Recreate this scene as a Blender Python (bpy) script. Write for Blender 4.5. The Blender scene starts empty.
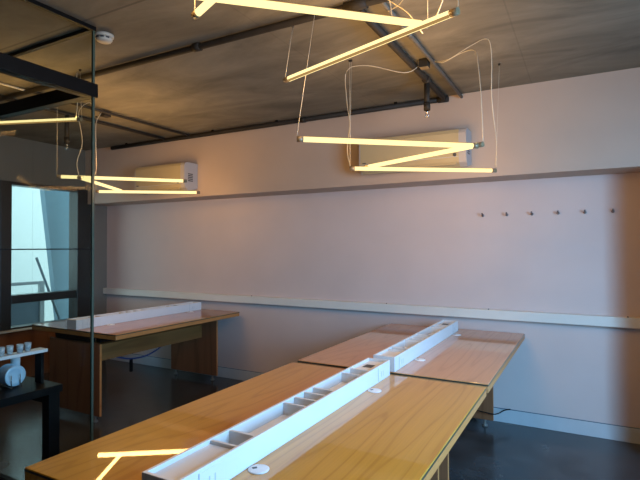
import bpy, bmesh, math, random
from mathutils import Vector, Matrix
random.seed(7)
sc = bpy.context.scene
COL = sc.collection
ORIG = {}

# ------------------------------------------------------------------ materials
def new_mat(name):
    m = bpy.data.materials.new(name); m.use_nodes = True
    nt = m.node_tree
    return m, nt, nt.nodes, nt.links, nt.nodes['Principled BSDF']

def plain(name, col, rough=.5, metal=0., coat=0., spec=.5, var=.06, scale=18., bump=0.):
    """paint / plastic / metal with a faint procedural mottling"""
    m, nt, N, L, b = new_mat(name)
    tc = N.new('ShaderNodeTexCoord'); no = N.new('ShaderNodeTexNoise')
    no.inputs['Scale'].default_value = scale; no.inputs['Detail'].default_value = 4
    L.new(tc.outputs['Object'], no.inputs['Vector'])
    r = N.new('ShaderNodeValToRGB')
    r.color_ramp.elements[0].position = .3; r.color_ramp.elements[1].position = .7
    r.color_ramp.elements[0].color = (*[c * (1 - var) for c in col], 1)
    r.color_ramp.elements[1].color = (*[min(1, c * (1 + var)) for c in col], 1)
    L.new(no.outputs['Fac'], r.inputs['Fac']); L.new(r.outputs['Color'], b.inputs['Base Color'])
    b.inputs['Roughness'].default_value = rough; b.inputs['Metallic'].default_value = metal
    b.inputs['Coat Weight'].default_value = coat; b.inputs['Specular IOR Level'].default_value = spec
    if bump:
        bp = N.new('ShaderNodeBump'); bp.inputs['Strength'].default_value = bump; bp.inputs['Distance'].default_value = .004
        L.new(no.outputs['Fac'], bp.inputs['Height']); L.new(bp.outputs['Normal'], b.inputs['Normal'])
    return m

def wood(name, dark, mid, light, rough=.35, coat=.85, along='Y', freq=82., croughness=.018):
    m, nt, N, L, b = new_mat(name)
    tc = N.new('ShaderNodeTexCoord'); mp = N.new('ShaderNodeMapping')
    sc_ = {'Y': (5.5, .55, 5.5), 'X': (.55, 5.5, 5.5), 'Z': (5.5, 5.5, .55)}[along]
    mp.inputs['Scale'].default_value = sc_
    L.new(tc.outputs['Object'], mp.inputs['Vector'])
    n1 = N.new('ShaderNodeTexNoise'); n1.inputs['Scale'].default_value = .8; n1.inputs['Detail'].default_value = 2.5
    n1.inputs['Roughness'].default_value = .35
    L.new(mp.outputs['Vector'], n1.inputs['Vector'])
    mu = N.new('ShaderNodeMath'); mu.operation = 'MULTIPLY'; mu.inputs[1].default_value = freq
    L.new(n1.outputs['Fac'], mu.inputs[0])
    fr = N.new('ShaderNodeMath'); fr.operation = 'SINE'; L.new(mu.outputs[0], fr.inputs[0])
    ab = N.new('ShaderNodeMath'); ab.operation = 'MULTIPLY_ADD'; ab.inputs[1].default_value = .5; ab.inputs[2].default_value = .5
    L.new(fr.outputs[0], ab.inputs[0])
    ramp = N.new('ShaderNodeValToRGB'); e = ramp.color_ramp.elements
    e[0].position = 0.; e[0].color = (*dark, 1); e[1].position = 1.; e[1].color = (*light, 1)
    x = e.new(.12); x.color = (*mid, 1)
    L.new(ab.outputs[0], ramp.inputs['Fac'])
    # fine fibre streaks
    mp2 = N.new('ShaderNodeMapping'); mp2.inputs['Scale'].default_value = tuple(s * 22 if s > 1 else s * 5 for s in sc_)
    L.new(tc.outputs['Object'], mp2.inputs['Vector'])
    n2 = N.new('ShaderNodeTexNoise'); n2.inputs['Scale'].default_value = 1.; n2.inputs['Detail'].default_value = 2
    L.new(mp2.outputs['Vector'], n2.inputs['Vector'])
    mr = N.new('ShaderNodeMapRange'); mr.inputs['To Min'].default_value = .86; mr.inputs['To Max'].default_value = 1.14
    L.new(n2.outputs['Fac'], mr.inputs['Value'])
    mx = N.new('ShaderNodeMix'); mx.data_type = 'RGBA'; mx.blend_type = 'MULTIPLY'; mx.inputs['Factor'].default_value = 1.
    L.new(ramp.outputs['Color'], mx.inputs['A']); L.new(mr.outputs['Result'], mx.inputs['B'])
    L.new(mx.outputs['Result'], b.inputs['Base Color'])
    b.inputs['Roughness'].default_value = rough; b.inputs['Specular IOR Level'].default_value = .12; b.inputs['Coat IOR'].default_value = 1.55
    b.inputs['Coat Weight'].default_value = coat; b.inputs['Coat Roughness'].default_value = croughness
    return m

def glow(name, col, strength):
    m = bpy.data.materials.new(name); m.use_nodes = True; nt = m.node_tree
    nt.nodes.clear(); o = nt.nodes.new('ShaderNodeOutputMaterial'); e = nt.nodes.new('ShaderNodeEmission')
    e.inputs['Color'].default_value = (*col, 1); e.inputs['Strength'].default_value = strength
    nt.links.new(e.outputs[0], o.inputs['Surface']); return m

def glass(name, tint, ior=1.5, rough=0.0):
    """thin pane: clear transmission plus a Fresnel mirror reflection"""
    m = bpy.data.materials.new(name); m.use_nodes = True; nt = m.node_tree
    nt.nodes.clear(); N = nt.nodes; o = N.new('ShaderNodeOutputMaterial')
    t = N.new('ShaderNodeBsdfTransparent'); t.inputs['Color'].default_value = (*tint, 1)
    g = N.new('ShaderNodeBsdfGlossy'); g.inputs['Roughness'].default_value = rough
    f = N.new('ShaderNodeFresnel'); f.inputs['IOR'].default_value = ior
    geo = N.new('ShaderNodeNewGeometry')
    inv = N.new('ShaderNodeMath'); inv.operation = 'SUBTRACT'; inv.inputs[0].default_value = 1.
    nt.links.new(geo.outputs['Backfacing'], inv.inputs[1])
    mul = N.new('ShaderNodeMath'); mul.operation = 'MULTIPLY'
    nt.links.new(f.outputs[0], mul.inputs[0]); nt.links.new(inv.outputs[0], mul.inputs[1])
    mx = N.new('ShaderNodeMixShader')
    nt.links.new(mul.outputs[0], mx.inputs[0]); nt.links.new(t.outputs[0], mx.inputs[1]); nt.links.new(g.outputs[0], mx.inputs[2])
    nt.links.new(mx.outputs[0], o.inputs['Surface']); return m

def concrete_ceiling():
    m, nt, N, L, b = new_mat('ceiling_concrete')
    tc = N.new('ShaderNodeTexCoord')
    mp = N.new('ShaderNodeMapping'); mp.inputs['Scale'].default_value = (1.1, 2.6, 1)
    L.new(tc.outputs['Object'], mp.inputs['Vector'])
    n = N.new('ShaderNodeTexNoise'); n.inputs['Scale'].default_value = 1.3; n.inputs['Detail'].default_value = 7; n.inputs['Roughness'].default_value = .62
    n.inputs['Distortion'].default_value = .6
    L.new(mp.outputs['Vector'], n.inputs['Vector'])
    r = N.new('ShaderNodeValToRGB'); e = r.color_ramp.elements
    e[0].position = .34; e[0].color = (.105, .095, .073, 1); e[1].position = .68; e[1].color = (.215, .196, .152, 1)
    L.new(n.outputs['Fac'], r.inputs['Fac'])
    sp = N.new('ShaderNodeSeparateXYZ'); L.new(tc.outputs['Object'], sp.inputs[0])
    def seam(sock, off, per, w):
        a = N.new('ShaderNodeMath'); a.operation = 'ADD'; a.inputs[1].default_value = off; L.new(sock, a.inputs[0])
        f = N.new('ShaderNodeMath'); f.operation = 'PINGPONG'; f.inputs[1].default_value = per / 2; L.new(a.outputs[0], f.inputs[0])
        c = N.new('ShaderNodeMath'); c.operation = 'LESS_THAN'; c.inputs[1].default_value = w; L.new(f.outputs[0], c.inputs[0])
        return c.outputs[0]
    s1 = seam(sp.outputs['Y'], -1.68 + 4.88, 2.44, .007); s2 = seam(sp.outputs['X'], 9.76 + .35, 1.22, .004)
    mxm = N.new('ShaderNodeMath'); mxm.operation = 'MULTIPLY'; mxm.inputs[1].default_value = .35; L.new(s2, mxm.inputs[0])
    mm = N.new('ShaderNodeMath'); mm.operation = 'MAXIMUM'; L.new(s1, mm.inputs[0]); L.new(mxm.outputs[0], mm.inputs[1])
    m2 = N.new('ShaderNodeMath'); m2.operation = 'MULTIPLY'; m2.inputs[1].default_value = .55; L.new(mm.outputs[0], m2.inputs[0])
    mix = N.new('ShaderNodeMix'); mix.data_type = 'RGBA'; mix.inputs['B'].default_value = (.03, .028, .025, 1)
    L.new(m2.outputs[0], mix.inputs['Factor']); L.new(r.outputs['Color'], mix.inputs['A'])
    L.new(mix.outputs['Result'], b.inputs['Base Color'])
    b.inputs['Roughness'].default_value = .75
    bp = N.new('ShaderNodeBump'); bp.inputs['Strength'].default_value = .25; bp.inputs['Distance'].default_value = .01
    L.new(n.outputs['Fac'], bp.inputs['Height']); L.new(bp.outputs['Normal'], b.inputs['Normal'])
    return m

def polished_floor():
    m, nt, N, L, b = new_mat('floor_polished_concrete')
    tc = N.new('ShaderNodeTexCoord')
    n = N.new('ShaderNodeTexNoise'); n.inputs['Scale'].default_value = 2.4; n.inputs['Detail'].default_value = 8; n.inputs['Roughness'].default_value = .65
    L.new(tc.outputs['Object'], n.inputs['Vector'])
    r = N.new('ShaderNodeValToRGB'); e = r.color_ramp.elements
    e[0].position = .32; e[0].color = (.016, .017, .018, 1); e[1].position = .72; e[1].color = (.075, .077, .080, 1)
    L.new(n.outputs['Fac'], r.inputs['Fac']); L.new(r.outputs['Color'], b.inputs['Base Color'])
    r2 = N.new('ShaderNodeMapRange'); r2.inputs['To Min'].default_value = .10; r2.inputs['To Max'].default_value = .30
    b.inputs['Specular IOR Level'].default_value = .55
    L.new(n.outputs['Fac'], r2.inputs['Value']); L.new(r2.outputs['Result'], b.inputs['Roughness'])
    return m

M = dict(
    wall=plain('wall_lavender_paint', (.60, .498, .462), .62, var=.025, scale=3),
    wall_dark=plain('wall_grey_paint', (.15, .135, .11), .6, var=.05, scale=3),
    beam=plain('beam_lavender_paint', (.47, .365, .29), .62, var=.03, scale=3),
    ceil=concrete_ceiling(), floor=polished_floor(),
    cream=plain('trim_cream_paint', (.68, .67, .61), .4, var=.03, scale=6),
    base=plain('baseboard_paint', (.50, .53, .54), .45, var=.05, scale=6),
    black=plain('black_steel', (.005, .005, .005), .45, spec=.1, var=.1),
    frame=plain('dark_bronze_frame', (.022, .02, .019), .35, var=.1),
    pipe_dark=plain('dark_painted_pipe', (.028, .024, .019), .6, spec=.2, var=.12),
    pipe_grey=plain('galvanised_conduit', (.13, .125, .11), .5, metal=.2, var=.12),
    white=plain('white_lacquer', (.64, .65, .65), .35, var=.02, scale=8),
    slot=plain('dark_slot', (.05, .055, .06), .5),
    plate_line=plain('socket_line_grey', (.42, .46, .50), .5, var=.02),  # grey for socket slots, plate joints and front seams
    ac=plain('air_conditioner_plastic_lamplit', (.40, .335, .20), .4, var=.02, scale=6),  # white casing, warm tint of the nearby lamps put into the base colour
    acside=plain('air_conditioner_end_plastic', (.37, .35, .34), .4, var=.02, scale=6),
    cable=plain('pale_cable', (.52, .47, .36), .5, var=.05),
    bcable=plain('blue_cable', (.02, .05, .16), .5),
    cap=plain('clear_lamp_cap', (.20, .15, .085), .3, var=.15, scale=60),
    detector=plain('cream_detector_plastic', (.46, .43, .36), .45, var=.03),
    chrome=plain('chrome', (.6, .6, .6), .18, metal=1., var=.05),
    steelhook=plain('steel_hook', (.22, .20, .20), .3, metal=.9, var=.1),
    wood=wood('honey_wood_veneer', (.435, .198, .020), (.50, .242, .028), (.525, .258, .032)),
    wood2=wood('pinkish_wood_veneer', (.45, .220, .086), (.505, .255, .105), (.525, .268, .112)),
    wood3=wood('dark_wood_veneer', (.32, .145, .034), (.38, .175, .044), (.40, .187, .048)),
    panel=wood('leg_wood_veneer', (.165, .066, .030), (.205, .083, .037), (.225, .092, .042), rough=.4, coat=.2, along='Z', freq=30, croughness=.2),
    apron=wood('apron_wood_veneer', (.17, .072, .022), (.22, .098, .030), (.25, .112, .036), rough=.4, coat=.2, along='Y', freq=26, croughness=.2),
    edge=wood('edge_wood_band', (.40, .155, .045), (.46, .185, .056), (.49, .20, .062), rough=.4, coat=.2, freq=20, croughness=.2),
    trim=plain('dark_edge_line', (.035, .04, .03), .3),
    lamp=glow('lamp_diffuser_glow', (1., .80, .36), 1.55),
    spine=glow('lamp_spine_glow', (1., .58, .2), .42),
    glass=glass('clear_partition_glass', (.915, .93, .915), 1.16, .03),
    pane=glass('window_glass', (.97, .985, .985)),
    glassy=plain('frosted_tumbler', (.42, .48, .5), .15, var=.35, scale=90),
    tumbler=glass('drinking_glass', (.82, .9, .95), 1.45),
    gedge=plain('green_glass_edge', (.055, .08, .06), .2, var=.1),
    plate=plain('pale_blue_china', (.40, .58, .70), .25, var=.05),
    ext_white=plain('white_render_outside', (.82, .86, .86), .8, var=.02),
    ext_blue=plain('blue_grey_panel_outside', (.17, .28, .36), .7, var=.05),
    ext_dark=plain('slate_panel_outside', (.10, .15, .19), .7, var=.05),
    ext_rail=plain('grey_metal_outside', (.30, .36, .38), .5, var=.05),
    ext_floor=plain('balcony_tiles', (.30, .31, .31), .8, var=.1),
)

# ------------------------------------------------------------------ mesh builder
class MB:
    def __init__(s): s.bm = bmesh.new()
    def _merge(s, b):
        me = bpy.data.meshes.new('tmp'); b.to_mesh(me); b.free(); s.bm.from_mesh(me); bpy.data.meshes.remove(me)
    def box(s, x0, x1, y0, y1, z0, z1, bev=0., seg=2, rot=None, pivot=None):
        b = bmesh.new(); bmesh.ops.create_cube(b, size=1)
        for v in b.verts:
            v.co = Vector(((x0 + x1) / 2 + v.co.x * (x1 - x0), (y0 + y1) / 2 + v.co.y * (y1 - y0), (z0 + z1) / 2 + v.co.z * (z1 - z0)))
        if bev: bmesh.ops.bevel(b, geom=b.edges[:], offset=bev, segments=seg, affect='EDGES', profile=.5)
        if rot is not None: bmesh.ops.rotate(b, verts=b.verts[:], cent=pivot or Vector(((x0+x1)/2, (y0+y1)/2, (z0+z1)/2)), matrix=rot)
        s._merge(b); return s
    def cyl(s, p, q, r, r2=None, seg=20, caps=True):
        p, q = Vector(p), Vector(q); d = q - p
        b = bmesh.new()
        bmesh.ops.create_cone(b, cap_ends=caps, segments=seg, radius1=r, radius2=r if r2 is None else r2, depth=d.length)
        mat = Matrix.Translation((p + q) / 2) @ d.to_track_quat('Z', 'Y').to_matrix().to_4x4()
        bmesh.ops.transform(b, matrix=mat, verts=b.verts[:]); 
        for f in b.faces:
            f.smooth = len(f.verts) == 4
        s._merge(b); return s
    def sphere(s, c, r, seg=16, scale=(1, 1, 1)):
        b = bmesh.new(); bmesh.ops.create_uvsphere(b, u_segments=seg, v_segments=seg // 2, radius=r)
        for v in b.verts: v.co = Vector((c[0] + v.co.x * scale[0], c[1] + v.co.y * scale[1], c[2] + v.co.z * scale[2]))
        for f in b.faces: f.smooth = True
        s._merge(b); return s
    def path(s, pts, r, seg=8):
        """round cable swept through points (Catmull-Rom smoothed)"""
        P = [Vector(p) for p in pts]; out = []
        if len(P) > 2:
            Q = [P[0]] + P + [P[-1]]
            for i in range(1, len(Q) - 2):
                for k in range(6):
                    t = k / 6; a, b_, c, d = Q[i-1], Q[i], Q[i+1], Q[i+2]
                    out.append(.5 * ((2*b_) + (c-a)*t + (2*a-5*b_+4*c-d)*t*t + (3*b_-a-3*c+d)*t**3))
            out.append(P[-1])
        else: out = P
        b = bmesh.new(); rings = []
        up = Vector((.31, .17, .93)).normalized()
        for i, p in enumerate(out):
            t = (out[min(i+1, len(out)-1)] - out[max(i-1, 0)]).normalized()
            u = t.cross(up); 
            if u.length < 1e-3: u = t.cross(Vector((1, 0, 0)))
            u.normalize(); w = t.cross(u)
            rings.append([b.verts.new(p + (u*math.cos(a) + w*math.sin(a)) * r) for a in [2*math.pi*k/seg for k in range(seg)]])
        for A, B in zip(rings, rings[1:]):
            for k in range(seg):
                f = b.faces.new((A[k], A[(k+1) % seg], B[(k+1) % seg], B[k])); f.smooth = True
        b.faces.new(rings[0][::-1]); b.faces.new(rings[-1])
        bmesh.ops.recalc_face_normals(b, faces=b.faces[:])
        s._merge(b); return s
    def lathe(s, prof, c, axis=(0, 0, 1), seg=28):
        """profile of (radius, height) turned about an axis through c"""
        b = bmesh.new(); rings = []
        q = Vector(axis).to_track_quat('Z', 'Y').to_matrix()
        for r, h in prof:
            rings.append([b.verts.new(Vector(c) + q @ Vector((r*math.cos(2*math.pi*k/seg), r*math.sin(2*math.pi*k/seg), h))) for k in range(seg)])
        for A, B in zip(rings, rings[1:]):
            for k in range(seg):
                f = b.faces.new((A[k], A[(k+1) % seg], B[(k+1) % seg], B[k])); f.smooth = True
        b.faces.new(rings[0][::-1]); b.faces.new(rings[-1])
        bmesh.ops.recalc_face_normals(b, faces=b.faces[:])
        s._merge(b); return s
    def prism(s, poly, axis, a0, a1):
        """extrude a polygon given in the two other axes"""
        b = bmesh.new()
        def P(u, v, a): return {'X': (a, u, v), 'Y': (u, a, v), 'Z': (u, v, a)}[axis]
        A = [b.verts.new(P(u, v, a0)) for u, v in poly]; B = [b.verts.new(P(u, v, a1)) for u, v in poly]
        b.faces.new(A); b.faces.new(B[::-1])
        for k in range(len(poly)): b.faces.new((A[k], B[k], B[(k+1) % len(poly)], A[(k+1) % len(poly)]))
        bmesh.ops.recalc_face_normals(b, faces=b.faces[:])
        s._merge(b); return s

def link(name, mb, mat, parent=None, loc=None):
    """one mesh object; verts are authored in world space"""
    O = ORIG[parent.name] if parent else Vector(loc or (0, 0, 0))
    for v in mb.bm.verts: v.co -= O
    me = bpy.data.meshes.new(name); mb.bm.to_mesh(me); mb.bm.free()
    me.materials.append(mat)
    o = bpy.data.objects.new(name, me); COL.objects.link(o)
    if parent: o.parent = parent
    else: o.location = O
    ORIG[o.name] = O
    return o

def tag(o, label=None, cat=None, group=None, kind=None):
    if label: o['label'] = label
    if cat: o['category'] = cat
    if group: o['group'] = group
    if kind: o['kind'] = kind
    return o

def thing(name, loc, label, cat, group=None, kind=None):
    o = bpy.data.objects.new(name, None); COL.objects.link(o); o.location = loc
    o.empty_display_size = .05
    ORIG[o.name] = Vector(loc); return tag(o, label, cat, group, kind)

def struct(name, mb, mat, parent=None, label=None, cat=None):
    o = link(name, mb, mat, parent)
    if not parent: o['kind'] = 'structure'
    return tag(o, label, cat)

# ------------------------------------------------------------------ dimensions
CEIL = 2.664; WALL = 4.268; BEAM = 3.947; BEAMZ = 1.988; LEFT = -5.513; RIGHT = 1.6; REAR = -2.6

# ------------------------------------------------------------------ room shell
struct('floor', MB().box(LEFT - .2, RIGHT + .2, REAR - .2, WALL + .2, -.12, 0), M['floor'], label='dark polished concrete floor of the office', cat='floor')
struct('ceiling', MB().box(LEFT - .2, RIGHT + .2, REAR - .2, WALL + .2, CEIL, CEIL + .15), M['ceil'], label='raw grey brown concrete ceiling', cat='ceiling')
struct('wall_far', MB().box(LEFT - .2, RIGHT + .2, WALL, WALL + .2, 0, CEIL), M['wall'], label='long lavender wall behind the desks', cat='wall')
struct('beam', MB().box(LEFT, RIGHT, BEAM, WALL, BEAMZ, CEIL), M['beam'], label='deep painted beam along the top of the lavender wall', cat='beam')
# left wall with the tall window opening
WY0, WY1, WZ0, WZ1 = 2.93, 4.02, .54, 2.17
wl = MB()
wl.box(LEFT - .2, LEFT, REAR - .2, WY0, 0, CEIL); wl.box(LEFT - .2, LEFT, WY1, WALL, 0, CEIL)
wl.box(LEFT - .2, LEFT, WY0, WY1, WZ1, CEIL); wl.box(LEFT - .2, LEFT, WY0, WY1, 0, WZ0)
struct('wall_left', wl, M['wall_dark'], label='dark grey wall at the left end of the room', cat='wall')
RY0, RY1, RZ0, RZ1 = .85, 2.2, .1, 2.3
wr = MB()
wr.box(RIGHT, RIGHT + .2, REAR - .2, RY0, 0, CEIL); wr.box(RIGHT, RIGHT + .2, RY1, WALL, 0, CEIL)
wr.box(RIGHT, RIGHT + .2, RY0, RY1, RZ1, CEIL); wr.box(RIGHT, RIGHT + .2, RY0, RY1, 0, RZ0)
struct('wall_right', wr, M['wall'], label='lavender wall at the right with a tall window', cat='wall')
struct('wall_rear', MB().box(LEFT, RIGHT, REAR - .2, REAR, 0, CEIL), M['wall'], label='lavender wall behind the camera', cat='wall')
struct('column', MB().box(.40, .80, 3.85, WALL, 0, CEIL, .01), M['wall'], label='square column at the right', cat='column')

# cream trunking ledge, baseboard
led = struct('trim_1', MB().box(LEFT, RIGHT, 4.208, WALL, .846, .922, .004), M['cream'], label='cream cable trunking ledge along the lavender wall', cat='trim')
for x in (-3.15, -1.62, -.72, .26):
    link('screw', MB().lathe([(.006, 0), (.006, .004), (.003, .007)], (x, 4.232, .9222)), M['slot'], led)
bb = struct('baseboard_far', MB().box(LEFT, RIGHT, WALL - .014, WALL, 0, .108, .003), M['base'], label='pale baseboard along the lavender wall', cat='baseboard')
link('dark_bead', MB().box(LEFT, RIGHT, WALL - .010, WALL, .108, .1125), M['ext_dark'], bb)  # thin dark strip along the top of the baseboard

# left window
w1 = thing('window_1', (LEFT, (WY0 + WY1) / 2, WZ0), 'tall dark framed window in the left wall, seen through the glass partition', 'window', kind='structure')
fr = MB()
fr.box(LEFT - .12, LEFT + .03, WY0, 3.045, WZ0, WZ1, .004); fr.box(LEFT - .12, LEFT + .05, 3.812, WY1, WZ0, WZ1, .004)
fr.box(LEFT - .12, LEFT + .03, 3.045, 3.812, 2.135, WZ1, .003); fr.box(LEFT - .12, LEFT + .03, 3.045, 3.812, WZ0, .575, .003)
link('window_frame', fr, M['frame'], w1)
link('window_rail', MB().box(LEFT - .10, LEFT + .03, 3.045, 3.812, .835, .925, .004), M['frame'], w1)
link('window_pane', MB().box(LEFT - .05, LEFT - .042, 3.045, 3.812, .925, 2.135), M['pane'], w1)
link('window_pane', MB().box(LEFT - .05, LEFT - .042, 3.045, 3.812, .575, .835), M['pane'], w1)
link('window_sill', MB().box(LEFT - .0, LEFT + .09, WY0 - .03, WY1 + .03, .538, .556, .003), M['cream'], w1)
link('spandrel_panel', MB().box(LEFT, LEFT + .03, WY0 - .6, WY1 + .03, .0005, .5375, .002), M['panel'], w1)
# right window, the source of the daylight
w2 = thing('window_2', (RIGHT, (RY0 + RY1) / 2, RZ0), 'tall window in the right wall that lets the daylight in', 'window', kind='structure')
fr = MB()
for a, b_ in ((RY0, RY0 + .04), (RY1 - .04, RY1)): fr.box(RIGHT + .06, RIGHT + .14, a, b_, RZ0, RZ1, .003)
fr.box(RIGHT + .06, RIGHT + .14, RY0 + .04, RY1 - .04, RZ0, RZ0 + .04, .003); fr.box(RIGHT + .06, RIGHT + .14, RY0 + .04, RY1 - .04, RZ1 - .04, RZ1, .003)
link('window_frame', fr, M['frame'], w2)
link('window_pane', MB().box(RIGHT + .096, RIGHT + .104, RY0 + .04, RY1 - .04, RZ0 + .04, RZ1 - .04), M['pane'], w2)

# ------------------------------------------------------------------ outside the left window
tag(link('balcony_floor', MB().box(-9.4, LEFT - .2, .5, 7.5, -.15, -.02), M['ext_floor']), 'tiled balcony floor outside the left window', 'balcony floor', kind='structure')
tag(link('neighbouring_wall', MB().box(-9.2, -9.0, 4.0, 8.5, -.02, 4.2), M['ext_white'], loc=(-9.1, 6, 0)), 'white wall far outside the left window', 'wall', kind='structure')
tag(link('side_screen', MB().prism([(3.965, 2.6), (4.243, .295), (4.28, -.02), (5.4, -.02), (5.4, 2.6)], 'X', -6.56, -6.46), M['ext_blue'], loc=(-6.5, 4.6, 0)),
    'blue grey slanted screen wall outside the left window', 'screen wall')
rl = thing('balcony_railing', (-6.5, 3.6, -.02), 'metal balcony railing outside the left window', 'railing')
link('top_rail', MB().box(-6.53, -6.47, 2.4, 4.03, .955, .995, .004), M['ext_rail'], rl)
link('post', MB().box(-6.53, -6.47, 3.97, 4.03, -.02, .955, .004), M['ext_rail'], rl)
link('post', MB().box(-6.53, -6.47, 2.9, 2.96, -.02, .955, .004), M['ext_rail'], rl)
link('infill_panel', MB().box(-6.51, -6.49, 2.96, 3.97, .08, .80, .003), M['ext_dark'], rl)
tag(link('leaning_pole', MB().cyl((-6.40, 3.87, 1.315), (-6.36, 4.36, -.02), .016), M['ext_dark'], loc=(-6.36, 4.36, 0)), 'dark thin pole leaning outside the left window', 'pole')

# ------------------------------------------------------------------ glass partition
GX, GY = -2.376, 1.756; T0, T1 = 2.272, 2.347
gp = thing('glass_partition', (GX, GY, 0), 'frameless glass partition corner with a black transom at the left', 'partition', kind='structure')
link('top_channel', MB().box(GX - .018, GX + .006, REAR, GY + .006, CEIL - .022, CEIL, .002).box(LEFT, GX - .018, GY - .02, GY + .006, CEIL - .022, CEIL, .002), M['black'], gp)
link('transom', MB().box(GX - .055, GX + .012, REAR, GY + .014, T0, T1, .003), M['black'], gp)
link('transom', MB().box(LEFT, GX - .055, GY - .045, GY + .014, T0, T1, .003), M['black'], gp)
JY = 1.42
link('pane', MB().box(GX - .01, GX, JY + .002, GY - .012, .012, T0), M['glass'], gp)
link('pane', MB().box(GX - .01, GX, .10, JY - .002, .012, T0), M['glass'], gp)
link('pane', MB().box(GX - .01, GX, REAR, .096, .012, T0), M['glass'], gp)
link('upper_pane', MB().box(GX - .01, GX, REAR, GY - .012, T1, CEIL - .022), M['glass'], gp)
link('pane', MB().box(-3.9, GX - .012, GY - .01, GY, .012, T0), M['glass'], gp)
link('pane', MB().box(LEFT, -3.904, GY - .01, GY, .012, T0), M['glass'], gp)
link('upper_pane', MB().box(LEFT, GX - .012, GY - .01, GY, T1, CEIL - .022), M['glass'], gp)
link('glass_edge', MB().box(GX - .0115, GX + .001, GY - .0115, GY + .001, .012, CEIL - .022), M['gedge'], gp)
link('joint_strip', MB().box(GX - .012, GX + .003, .10, GY - .012, 1.4335, 1.4395), M['black'], gp)
link('floor_channel', MB().box(GX - .02, GX + .01, REAR, GY + .01, 0, .012).box(LEFT, GX - .02, GY - .02, GY + .01, 0, .012), M['black'], gp)

# ------------------------------------------------------------------ desks
DT = .75; HALF = .5615
def desk(cx, y0, y1, top, label, panel_y, t_y0, t_y1, divs, grom, sock):
    d = thing('bench_desk', (cx, (y0 + y1) / 2, 0), label, 'desk', 'double bench desks with white dividers')
    top_mb = MB().box(cx - HALF, cx + HALF, y0, y1, DT - .045, DT, .0025, 2)
    link('tabletop', top_mb, M[top], d)
    e = MB(); a = .0012
    for x in (cx - HALF - a, cx + HALF - .001): e.box(x, x + a + .001, y0, y1, DT - .011, DT - .004)
    for y in (y0 - a, y1 - .001): e.box(cx - HALF, cx + HALF, y, y + a + .001, DT - .011, DT - .004)
    link('edge_line', e, M['trim'], d)
    for x in (cx - HALF - .001, cx + HALF - .0002): link('edge_band', MB().box(x, x + .0012, y0 + .003, y1 - .003, DT - .042, DT - .0115), M['edge'], d)
    # black under-frame: two rails and cross bars between tabletop and leg panels
    f = MB()
    for x in (cx - .27, cx + .27): f.box(x - .025, x + .025, y0 + .06, y1 - .06, DT - .098, DT - .0455, .003)
    for y in panel_y: f.box(cx - .244, cx + .244, y - .02, y + .02, DT - .094, DT - .048, .003)
    link('under_frame', f, M['black'], d)
    for y in panel_y:
        lp = link('leg_panel', MB().box(cx - .335, cx + .335, y - .010, y + .010, .055, DT - .0985, .002), M['panel'], d)
        for a in (cx + .3350, cx - .3365): link('edge_band', MB().box(a, a + .0015, y - .009, y + .009, .058, DT - .101), M['edge'], lp)
        for x in (cx - .27, cx + .27):
            link('foot', MB().lathe([(.022, 0), (.022, .012), (.010, .018), (.010, .0545)], (x, y, .0005)), M['pipe_grey'], lp)
    for sx in (-.115, .115):
        link('apron', MB().box(cx + sx - .011, cx + sx + .011, panel_y[0] + .0105, panel_y[1] - .0105, .455, .60, .002), M['apron'], d)
    for gx, gy in grom:
        g = link('cable_grommet', MB().lathe([(.033, 0), (.033, .0025), (.030, .0042), (.001, .0044)], (cx + gx, gy, DT + .0002)), M['white'], d)
        link('cable_slot', MB().box(cx + gx - .021, cx + gx - .006, gy - .009, gy + .003, DT + .0040, DT + .0054, .0006, rot=Matrix.Rotation(.9, 3, 'Z')), M['slot'], g)
    # white divider trough standing on the middle of the desk
    w, h, t = .064, .083, .011; z0 = DT + .0005; z1 = DT + h
    o = thing('divider_trough', (cx, (t_y0 + t_y1) / 2, z0), None, 'desk organiser', 'white divider troughs on the desks')
    sh = MB()
    sh.box(cx - w, cx - w + t, t_y0, t_y1, z0, z1, .0012); sh.box(cx + w - t, cx + w, t_y0, t_y1, z0, z1, .0012)
    sh.box(cx - w + t, cx + w - t, t_y0, t_y0 + t, z0, z1, .0012); sh.box(cx - w + t, cx + w - t, t_y1 - t, t_y1, z0, z1, .0012)
    sh.box(cx - w + t, cx + w - t, t_y0 + t, t_y1 - t, z0, z0 + .034)
    link('tray', sh, M['white'], o)
    for y in divs:
        link('partition', MB().box(cx - w + t, cx + w - t, y - .0055, y + .0055, z0 + .034, z1 - .003, .001), M['white'], o)
    # flush lids over the power compartments at both ends
    ends = [(t_y0 + t, divs[0] - .0055), (divs[-1] + .0055, t_y1 - t)]
    for k, (a, b_) in enumerate(ends):
        lid = link('power_lid', MB().box(cx - w + t, cx + w - t, a, b_, z1 - .024, z1 - .014, .001), M['white'], o)
        if k == 1:
            link('lid_slot', MB().box(cx - .028, cx + .020, (a + b_) / 2 - .03, (a + b_) / 2 + .03, z1 - .0142, z1 - .013), M['slot'], lid)
    for y in sock:
        for sd in (1, -1):
            xo = cx + sd * w
            s_ = link('socket_plate', MB().box(min(xo, xo + sd * .0018), max(xo, xo + sd * .0018), y - .052, y + .052, z0 + .008, z1 - .012, .0007), M['white'], o)
            sl = MB()
            for yy, zz in ((y - .012, z0 + .036), (y + .012, z0 + .036)):
                sl.box(min(xo + sd * .0016, xo + sd * .0026), max(xo + sd * .0016, xo + sd * .0026), yy - .0022, yy + .0022, zz - .013, zz + .013)
            link('socket_slot', sl, M['plate_line'], s_)
            link('plate_joint', MB().box(min(xo + sd * .0004, xo + sd * .0022), max(xo + sd * .0004, xo + sd * .0022), y - .0545, y - .0525, z0 + .006, z1 - .010), M['plate_line'], s_)
    return d, o

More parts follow.
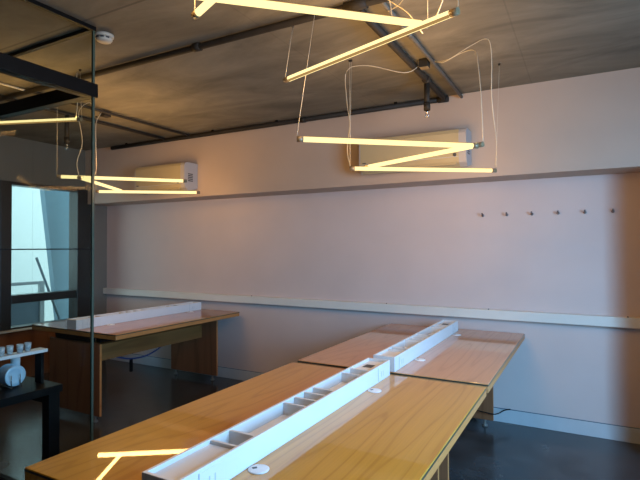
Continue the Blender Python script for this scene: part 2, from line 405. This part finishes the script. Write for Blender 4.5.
RC = -1.003
d1, o1 = desk(RC, .912, 2.512, 'wood', 'honey wood bench desk nearest the camera, filling the bottom of the photo', (.99, 2.46),
              .938, 2.50, (1.205, 1.30, 1.63, 1.71, 1.79, 1.865, 2.15, 2.25), ((.1, 1.25), (.1, 2.196)), (1.075, 2.385))
d2, o2 = desk(RC, 2.572, 4.2075, 'wood2', 'pinkish wood bench desk end-on to the lavender wall, behind the nearest desk', (2.66, 4.10),
              2.575, 4.095, (2.78, 2.85, 3.1, 3.18, 3.27, 3.36, 3.7, 3.8), ((.1, 2.926), (.1, 3.891)), (2.70, 3.97))
d3, o3 = desk(-3.854, 2.633, 4.2075, 'wood3', 'wooden bench desk at the left end of the room, partly behind the glass', (2.668, 4.11),
              2.636, 4.16, (2.84, 2.91, 3.16, 3.24, 3.33, 3.42, 3.76, 3.86), ((.1, 2.95), (.1, 3.95)), (2.75, 4.03))
o1['label'] = 'long white compartment trough on the nearest honey wood desk'
o2['label'] = 'white compartment trough on the pinkish desk, ending below the cream ledge'
o3['label'] = 'white compartment trough on the left desk behind the glass edge'

# ------------------------------------------------------------------ zigzag lamps
WARM = (1., .54, .17)
TUBE_W = 2.75
def strip_light(p, q, n, k=1.):
    p, q = Vector(p), Vector(q); d = (q - p)
    l = bpy.data.lights.new('tube_light', 'AREA'); l.shape = 'RECTANGLE'; l.size = d.length; l.size_y = .028
    l.energy = TUBE_W * k * d.length; l.color = WARM
    o = bpy.data.objects.new('tube_light', l); COL.objects.link(o)
    x = d.normalized(); z = -Vector(n).normalized(); y = z.cross(x)
    o.matrix_world = Matrix.Translation((p + q) / 2 + Vector(n) * .0140) @ Matrix((x, y, z)).transposed().to_4x4()
    return o

def pendant(name, loc, label, tubes, wires, feeds, spine_down=()):
    t = thing(name, loc, label, 'pendant lamp', 'zigzag tube pendant lamps')
    for i, (p, q) in enumerate(tubes):
        p, q = Vector(p), Vector(q); d = (q - p).normalized()
        tb = link('tube', MB().cyl(p + d * .03, q - d * .03, .0130, seg=24), M['lamp'], t)
        for a, b_ in ((p, p + d * .03), (q - d * .03, q)): link('end_cap', MB().cyl(a, b_, .0138, seg=16), M['cap'], tb)
        s = d.cross(Vector((0, 0, 1))); dn = Vector((0, 0, -1 if i in spine_down else 1))
        if i in spine_down: dn = (dn * .8 - s * .6 * (1 if s.dot(p) > 0 else -1)).normalized()
        c = dn * .0122
        mid = (p + q) / 2 + c
        b = MB(); L = (q - p).length - .062
        b.box(mid.x - L/2, mid.x + L/2, mid.y - .0055, mid.y + .0055, mid.z - .002, mid.z + .002)
        rotm = Matrix((d, dn.cross(d), dn)).transposed()
        bmesh.ops.rotate(b.bm, verts=b.bm.verts[:], cent=mid, matrix=rotm)
        link('spine', b, M['spine'], tb)
        side = s.normalized()
        for sx, sz in ((1, -1), (-1, -1), (1, 1), (-1, 1)):
            strip_light(p + d * .03, q - d * .03, (side * sx + Vector((0, 0, sz))).normalized(), .75 if sz < 0 else .95)
    for a, b_ in wires:
        link('suspension_wire', MB().cyl(a, b_, .0012, seg=6), M['cable'], t)
        link('ceiling_anchor', MB().cyl((b_[0], b_[1], CEIL - .012), (b_[0], b_[1], CEIL), .006, .009, seg=12), M['pipe_dark'], t)
    for pts in feeds:
        link('feed_cable', MB().path(pts, .0024), M['cable'], t)
    return t

Z = 2.0; c = CEIL
up = lambda p, dx=0, dy=0: ((p[0], p[1], p[2] + .016), (p[0] + dx, p[1] + dy, c))
# middle lamp
A0, A1 = (-1.210, 1.986, 1.96), (-.485, 2.579, 1.96); B1, B0 = (-.464, 2.603, 1.972), (-1.278, 2.974, 1.972); C0, C1 = (-1.348, 2.875, 1.955), (-.530, 3.436, 1.955)
pendant('zigzag_pendant_lamp', (-.95, 2.7, c), 'zigzag tube pendant in front of the right air conditioner',
        [(A0, A1), (B1, B0), (C0, C1)],
        [up(A0, .01, .17), up(C0), up(C0, .012, .0), up(C1, .03, -.02)],
        [[(-.950, 3.10, 2.63), (-1.03, 3.03, 2.575), (-1.25, 2.95, 2.635), (-1.385, 2.91, 2.61), (-1.378, 2.895, 2.4), (-1.352, 2.880, 2.25), (-1.372, 2.885, 2.08), (-1.348, 2.877, 1.975)],
         [(-.845, 3.08, 2.635), (-.78, 3.04, 2.60), (-.66, 3.0, 2.62), (-.57, 2.95, 2.60), (-.525, 2.82, 2.45), (-.49, 2.70, 2.25), (-.464, 2.605, 1.99)],
         [(-.845, 3.10, 2.635), (-.74, 3.02, 2.605), (-.60, 2.98, 2.645), (-.50, 2.95, 2.655), (-.475, 2.95, 2.56), (-.475, 2.95, 2.3), (-.49, 3.2, 2.1), (-.530, 3.432, 1.972)]])
# left lamp
La0, La1 = (-3.556, 2.306, 1.99), (-2.877, 2.987, 1.99); Lb0, Lb1 = (-3.375, 2.362, 1.977), (-3.818, 3.116, 1.975); Lc0, Lc1 = (-3.986, 2.965, 1.965), (-3.213, 3.507, 1.965)
pendant('zigzag_pendant_lamp', (-3.5, 2.8, c), 'zigzag tube pendant in front of the left air conditioner',
        [(La0, La1), (Lb0, Lb1), (Lc0, Lc1)],
        [up(La0), up(Lc0, .0, .0)],
        [[(-3.70, 2.72, 2.62), (-3.58, 2.6, 2.64), (-3.46, 2.42, 2.5), (-3.36, 2.38, 2.25), (-3.40, 2.365, 2.1), (-3.375, 2.362, 1.995)],
         [(-3.70, 2.80, 2.62), (-3.66, 2.72, 2.5), (-3.58, 2.66, 2.3), (-3.60, 2.68, 2.1), (-3.50, 2.56, 1.993)]])
# near lamp, its top runs out of the picture
ZN = 2.29
D0, D1 = (-1.275, 1.985, ZN - .038), (-.379, 1.685, ZN - .038); E1, E0 = (-.524, 1.822, ZN), (-1.25, 1.13, ZN); F0, F1 = (-1.19, 1.272, ZN - .04), (-.275, .868, ZN - .04)
pendant('zigzag_pendant_lamp', (-.9, 1.5, c), 'zigzag tube pendant nearest the camera, cut by the top of the photo',
        [(D0, D1), (E1, E0), (F0, F1)],
        [up(D0, -.13, .28), up(D0, -.105, .25), up(D1), up(E1), up(F0, .0, .0), up(E0), up(F1)],
        [[(-.845, 2.30, 2.60), (-.80, 2.15, 2.595), (-.78, 1.98, 2.60), (-.74, 1.92, 2.5), (-.62, 1.87, 2.38), (-.55, 1.84, 2.27)],
         [(-.845, 2.25, 2.60), (-.77, 2.2, 2.595), (-.70, 2.1, 2.59), (-.71, 2.02, 2.56), (-.66, 2.05, 2.6), (-.6, 2.1, 2.65)],
         [(-.45, 1.85, 2.655), (-.42, 1.82, 2.5), (-.44, 1.79, 2.40), (-.50, 1.81, 2.28)]], spine_down=(0,))
# lamp beyond the cabin's end glass
ZG = 2.32; G1 = (-3.015, 2.13, ZG); G0 = (-3.955, 1.79, ZG)
pendant('zigzag_pendant_lamp', (-3.4, 1.95, c), 'zigzag tube pendant seen through the glass at the left edge',
        [(G0, G1)], [up(G0), up(G1, -.02)],
        [[(-3.08, 2.14, 2.655), (-3.11, 2.15, 2.55), (-3.06, 2.13, 2.45), (-3.06, 2.12, ZG + .015)]], spine_down=(0,))

# ------------------------------------------------------------------ air conditioners on the beam
def aircon(x0, x1, z0, z1, label):
    yb = BEAM - .0005; yf = BEAM - .20; h = z1 - z0
    a = thing('air_conditioner', ((x0 + x1) / 2, yb, z0), label, 'air conditioner', 'split air conditioners on the beam')
    prof = [(yb, z0 + .03), (yb, z1), (yf + .05, z1), (yf + .012, z1 - .012), (yf, z1 - .04), (yf, z0 + .07), (yf + .015, z0 + .03), (yf + .06, z0)]
    link('body', MB().prism(prof, 'X', x0 + .012, x1 - .055), M['ac'], a)
    def grow(e): 
        cy, cz = (yb + yf) / 2, (z0 + z1) / 2
        return [(min(yb, cy + (y - cy) * e), cz + (z - cz) * e) for y, z in prof]
    ec = link('end_cap', MB().prism(grow(.985), 'X', x1 - .055, x1), M['acside'], a)
    link('end_cap', MB().prism(grow(.985), 'X', x0, x0 + .012), M['acside'], a)
    gr = MB()
    for k in range(5): gr.box(x1, x1 + .0012, yf + .055, yf + .125, z0 + .10 + k * .018, z0 + .111 + k * .018)
    link('side_grille', gr, M['slot'], ec)
    link('air_flap', MB().box(x0 + .03, x1 - .075, yf + .012, yf + .022, z0 + .012, z0 + .058, .002, rot=Matrix.Rotation(-.35, 3, 'X')), M['ac'], a)
    link('front_seam', MB().box(x0 + .02, x1 - .06, yf - .0006, yf + .002, z0 + .0715, z0 + .0745), M['plate_line'], a)
    link('badge', MB().lathe([(.014, 0), (.014, .003), (.010, .0045)], (x1 - .085, yf + .0005, z0 + .088), axis=(0, -1, 0)), M['slot'], a)
    link('indicator', MB().box(x0 + .03, x0 + .062, yf - .002, yf + .002, z0 + .078, z0 + .088, .001), M['slot'], a)
    return a
aircon(-1.672, -.792, 2.058, 2.352, 'white wall air conditioner behind the middle zigzag lamp')
aircon(-4.385, -3.648, 2.038, 2.338, 'white wall air conditioner at the left behind the left zigzag lamp')

# ------------------------------------------------------------------ ceiling services
def pipe(name, pts, r, mat, label, cat, fittings=(), clamps=()):
    o = link(name, MB().cyl(pts[0], pts[1], r) if len(pts) == 2 else MB().path(pts, r, 14), M[mat], loc=pts[0])
    tag(o, label, cat)
    if clamps:
        for x, y in clamps: link('pipe_clamp', MB().box(x - .012, x + .012, y - .005, y + .005, pts[0][2] + r - .002, CEIL), M['black'], o)
    for p, q, rr in fittings: link('pipe_coupling', MB().cyl(p, q, rr, seg=18), M[mat], o)
    return o
zp = 2.628
pipe('sprinkler_pipe', [(LEFT, 2.185, 2.636), (RIGHT, 2.185, 2.636)], .019, 'pipe_dark', 'dark pipe crossing the ceiling from the glass corner to the near lamp', 'pipe',
     [((-2.05, 2.185, 2.636), (-2.0, 2.185, 2.636), .025), ((-1.05, 2.185, 2.636), (-.93, 2.185, 2.636), .026)])
pipe('sprinkler_pipe', [(-.988, 2.215, 2.630), (-.988, 3.875, 2.630)], .021, 'pipe_dark', 'dark pipe running towards the wall beside the grey conduit', 'pipe',
     [((-.988, 3.36, 2.630), (-.988, 3.44, 2.630), .027)])
pipe('sprinkler_pipe', [(-4.95, 3.895, zp), (-1.012, 3.895, zp)], .021, 'pipe_dark', 'dark pipe along the top of the beam above the air conditioners', 'pipe',
     [((-1.04, 3.895, zp), (-.960, 3.895, zp), .026), ((-2.32, 3.895, zp), (-2.28, 3.895, zp), .026)], [(x, 3.895) for x in (-4.7, -3.4, -2.6, -1.4)])
def sprinkler(x, y, ztop, zbot, label):
    s = thing('sprinkler_drop', (x, y, ztop), label, 'sprinkler', 'sprinkler drops under the ceiling')
    link('drop_pipe', MB().cyl((x, y, ztop), (x, y, zbot), .0195), M['pipe_dark'], s)
    link('drop_collar', MB().cyl((x, y, zbot + .055), (x, y, zbot), .023), M['pipe_dark'], s)
    link('sprinkler_head', MB().cyl((x, y, zbot), (x, y, zbot - .022), .008).cyl((x, y, zbot - .045), (x, y, zbot - .048), .016)
         .cyl((x - .009, y, zbot - .02), (x - .009, y, zbot - .046), .002, seg=8).cyl((x + .009, y, zbot - .02), (x + .009, y, zbot - .046), .002, seg=8), M['chrome'], s)
sprinkler(-.988, 3.40, 2.6085, 2.415, 'dark sprinkler drop above the right air conditioner')
sprinkler(-4.07, 2.73, 2.632, 2.375, 'dark sprinkler drop seen through the glass above the left lamp')
cd = pipe('conduit', [(-.865, 1.2, 2.640), (-.865, BEAM - .001, 2.640)], .0115, 'pipe_grey', 'thin grey conduit running to the wall right of the dark pipe', 'conduit',
     [((-.865, 2.62, 2.64), (-.865, 2.66, 2.64), .015), ((-.865, 2.0, 2.64), (-.865, 2.04, 2.64), .015)])
jb = thing('junction_box', (-.915, 3.1, CEIL), 'small junction box with pale cables beside the grey conduit', 'junction box')
link('box_body', MB().box(-.945, -.885, 3.07, 3.125, CEIL - .055, CEIL - .001, .004), M['pipe_dark'], jb)
link('box_lid', MB().box(-.942, -.888, 3.073, 3.122, CEIL - .059, CEIL - .0552, .001), M['cap'], jb)
pipe('conduit', [(-3.715, 2.2, 2.640), (-3.715, BEAM - .001, 2.640)], .013, 'pipe_dark', 'dark conduit along the ceiling above the left desk, right one of two', 'conduit')
pipe('conduit', [(-4.07, 2.0, 2.640), (-4.07, 3.872, 2.640)], .015, 'pipe_dark', 'dark conduit along the ceiling above the left desk, left one of two', 'conduit')
pipe('conduit', [(-3.76, 1.9, 2.648), (-3.76, 2.86, 2.648)], .007, 'cable', 'short pale conduit ending at a small box on the ceiling', 'conduit')
tag(link('junction_box', MB().box(-3.80, -3.735, 2.86, 2.93, CEIL - .05, CEIL - .001, .004), M['pipe_dark'], loc=(-3.77, 2.9, CEIL)), 'small dark junction box at the end of the pale conduit', 'junction box')

sd = thing('smoke_detector', (-2.418, 1.848, CEIL), 'round white smoke detector on the ceiling by the glass corner', 'smoke detector')
link('base', MB().lathe([(.052, 0), (.052, .012), (.046, .016)], (-2.418, 1.848, CEIL - .0002), axis=(0, 0, -1)), M['detector'], sd)
link('sensor_dome', MB().lathe([(.044, .0162), (.044, .030), (.036, .040), (.012, .044)], (-2.418, 1.848, CEIL), axis=(0, 0, -1)), M['detector'], sd)
vv = MB()
for a in (-2.2, -1.55, -.9, -.25):
    vx, vy = -2.418 + .0445 * math.cos(a), 1.848 + .0445 * math.sin(a)
    vv.box(vx - .009, vx + .009, vy - .003, vy + .003, CEIL - .029, CEIL - .020, rot=Matrix.Rotation(a + math.pi / 2, 3, 'Z'))
link('vent', vv, M['slot'], sd)

# ------------------------------------------------------------------ hooks on the wall
hook_words = ['leftmost in the row of six', 'second from the left in the row', 'third from the left in the row', 'fourth from the left in the row', 'fifth from the left in the row', 'rightmost, in the shadow edge']
for hx, wd in zip((-.766, -.575, -.385, -.196, -.010, .175), hook_words):
    hk = thing('wall_hook', (hx, WALL, 1.706), 'small metal hook on the lavender wall, ' + wd, 'hook', 'metal hooks on the lavender wall')
    link('back_plate', MB().lathe([(.011, 0), (.011, .004), (.007, .006)], (hx, WALL - .0003, 1.706), axis=(0, -1, 0)), M['steelhook'], hk)
    link('peg', MB().path([(hx, WALL - .006, 1.706), (hx, WALL - .022, 1.703), (hx, WALL - .034, 1.708), (hx, WALL - .038, 1.717)], .0042), M['steelhook'], hk)
    link('knob', MB().sphere((hx, WALL - .038, 1.719), .0075), M['steelhook'], hk)

# ------------------------------------------------------------------ cables near the desks
tag(link('power_cable', MB().path([(-.95, 4.062, .125), (-.80, 4.058, .13), (-.672, 4.062, .118), (-.635, 4.14, .106), (-.60, 4.21, .115), (-.56, 4.252, .117)], .0045)
         , M['black'], loc=(-.6, 4.2, .11)), 'thin black cable from the far leg panel to the baseboard', 'cable')
bc = tag(link('data_cable', MB().path([(-3.85, 3.02, .452), (-3.85, 3.14, .41), (-3.86, 3.26, .375), (-3.85, 3.42, .37), (-3.85, 3.56, .40), (-3.85, 3.68, .452)], .008), M['bcable'], loc=(-3.85, 3.3, .4)),
         'blue cable sagging under the left desk', 'cable')
link('plug', MB().box(-3.872, -3.848, 3.25, 3.275, .25, .372, .004), M['black'], bc)

# ------------------------------------------------------------------ inside the glass cabin: black table and what stands on it
TZ = .72
bt = thing('black_table', (-2.85, 1.1, 0), 'black table inside the glass cabin at the left edge', 'table')
link('tabletop', MB().box(-3.25, -2.455, .35, 1.632, TZ - .04, TZ, .003), M['black'], bt)
for x in (-3.21, -2.495):
    for y in (.39, 1.592): link('leg', MB().box(x - .03, x + .03, y - .03, y + .03, 0, TZ - .0405, .003), M['black'], bt)
link('cross_rail', MB().box(-3.18, -2.525, 1.577, 1.607, TZ - .10, TZ - .042, .002), M['black'], bt)
sh = thing('table_shelf', (-2.70, 1.3, TZ), 'white shelf riser standing on the black table', 'shelf')
link('shelf_board', MB().box(-2.610, -2.545, .95, 1.605, .886, .903, .002), M['white'], sh)
for y in (.97, 1.585): link('side_support', MB().box(-2.615, -2.56, y - .008, y + .008, TZ + .0005, .8855, .001), M['black'], sh)
# upright plates in a little rack
px, py, pr = -2.615, 1.47, .053
for k in range(5):
    x = px - k * .0185
    lab = ['frontmost pale blue saucer standing upright on the black table', 'second pale blue saucer in the upright row on the black table', 'third pale blue saucer in the upright row on the black table',
           'fourth pale blue saucer in the upright row on the black table', 'rearmost pale blue saucer in the upright row'][k]
    tag(link('saucer', MB().lathe([(.001, -.002), (.028, -.002), (.032, .0), (pr, .008), (pr, .010), (.031, .003), (.027, .0015), (.001, .0015)], (x, py, TZ + pr + .0075), axis=(1, 0, 0)), M['plate'], loc=(x, py, TZ)),
        lab, 'saucer', 'upright saucers in the rack')
rk = thing('plate_rack', (px - .035, py, TZ), 'small wire rack holding the upright saucers', 'rack')
for sy in (-.022, .022):
    link('base_wire', MB().path([(px + .03, py + sy, TZ + .004), (px - .11, py + sy, TZ + .004)], .003), M['chrome'], rk)
for k in range(6):
    x = px + .0135 - k * .0185
    for sy in (-.022, .022): link('prong', MB().path([(x, py + sy, TZ + .005), (x, py + sy, TZ + .066)], .0022), M['chrome'], rk)
# tumblers under and on the shelf
def tumbler(x, y, z, r, h, label, group, mat='tumbler'):
    tag(link('tumbler', MB().lathe([(.001, 0), (r * .8, 0), (r, h), (r * .93, h), (r * .74, .006), (.001, .006)], (x, y, z + .0005), seg=20), M[mat], loc=(x, y, z)), label, 'cup', group)
tumbler(-2.665, 1.36, TZ, .024, .13, 'tall pale cup under the white shelf, left of the pair', 'tall cups under the shelf', 'plate')
tumbler(-2.74, 1.545, TZ, .024, .13, 'tall pale cup under the white shelf, right of the pair', 'tall cups under the shelf', 'plate')
for k, (y, dx) in enumerate(((1.385, 0), (1.43, -.006), (1.475, .004), (1.52, -.004))):
    w_ = ['leftmost', 'second from the left', 'third from the left', 'rightmost'][k]
    tumbler(-2.58 + dx, y, .903, .017, .042, 'small pale tumbler on the white shelf, %s of four' % w_, 'pale tumblers on the shelf', 'glassy')
tag(link('cable_bundle', MB().path([(-2.95, 1.9, .012), (-2.9, 2.0, .03), (-2.98, 2.04, .02), (-3.02, 1.95, .03), (-2.94, 1.93, .04), (-2.9, 1.99, .015), (-2.97, 2.0, .05), (-3.0, 1.93, .012)], .009), M['white'], loc=(-2.95, 1.95, 0)),
    'tangled white cable bundle on the floor behind the black table', 'cable')

# ------------------------------------------------------------------ daylight
world = bpy.data.worlds.new('World'); sc.world = world; world.use_nodes = True
nt = world.node_tree; bg = nt.nodes['Background']
bg.inputs['Color'].default_value = (.62, .90, 1., 1); bg.inputs['Strength'].default_value = 2.6
# sky light falls in downwards and blue, light bounced off the ground outside comes in upwards and warmer
for nm, en, colr, ang, sp in (('window_sky_light', 320, (.21, .55, 1.), 40, 180), ('window_ground_bounce', 16, (1., .86, .72), 105, 180)):
    l = bpy.data.lights.new(nm, 'AREA'); l.shape = 'RECTANGLE'; l.size = RZ1 - RZ0 - .08; l.size_y = RY1 - RY0 - .08
    l.energy = en; l.color = colr; l.spread = math.radians(sp)
    o = bpy.data.objects.new(nm, l); COL.objects.link(o)
    o.location = (RIGHT + .52, (RY0 + RY1) / 2 - .1, (RZ0 + RZ1) / 2 + (.25 if ang < 90 else -.25)); o.rotation_euler = (0, math.radians(ang), math.radians(-25))

# ------------------------------------------------------------------ camera
f, yaw, pitch, roll = 487.81, .5003, .0150, -.0026
cy, sy = math.cos(yaw), math.sin(yaw)
fw = Vector((-sy * math.cos(pitch), cy * math.cos(pitch), math.sin(pitch)))
r = Vector((cy, sy, 0)); u = r.cross(fw)
r2 = r * math.cos(roll) + u * math.sin(roll); u2 = u * math.cos(roll) - r * math.sin(roll)
cam = bpy.data.cameras.new('camera'); cam.sensor_width = 36; cam.lens = f * 36 / 640; cam.clip_start = .02
co = bpy.data.objects.new('camera', cam); COL.objects.link(co)
co.matrix_world = Matrix.Translation((0, 0, 1.4423)) @ Matrix((r2, u2, -fw)).transposed().to_4x4()
sc.camera = co

sc.view_settings.view_transform = 'Standard'; sc.view_settings.look = 'None'
sc.view_settings.gamma = 1.; sc.view_settings.exposure = 0.; sc.view_settings.use_curve_mapping = False
sc.cycles.use_denoising = True
sc.cycles.max_bounces = 10; sc.cycles.transparent_max_bounces = 16
sc.cycles.sample_clamp_indirect = 4.
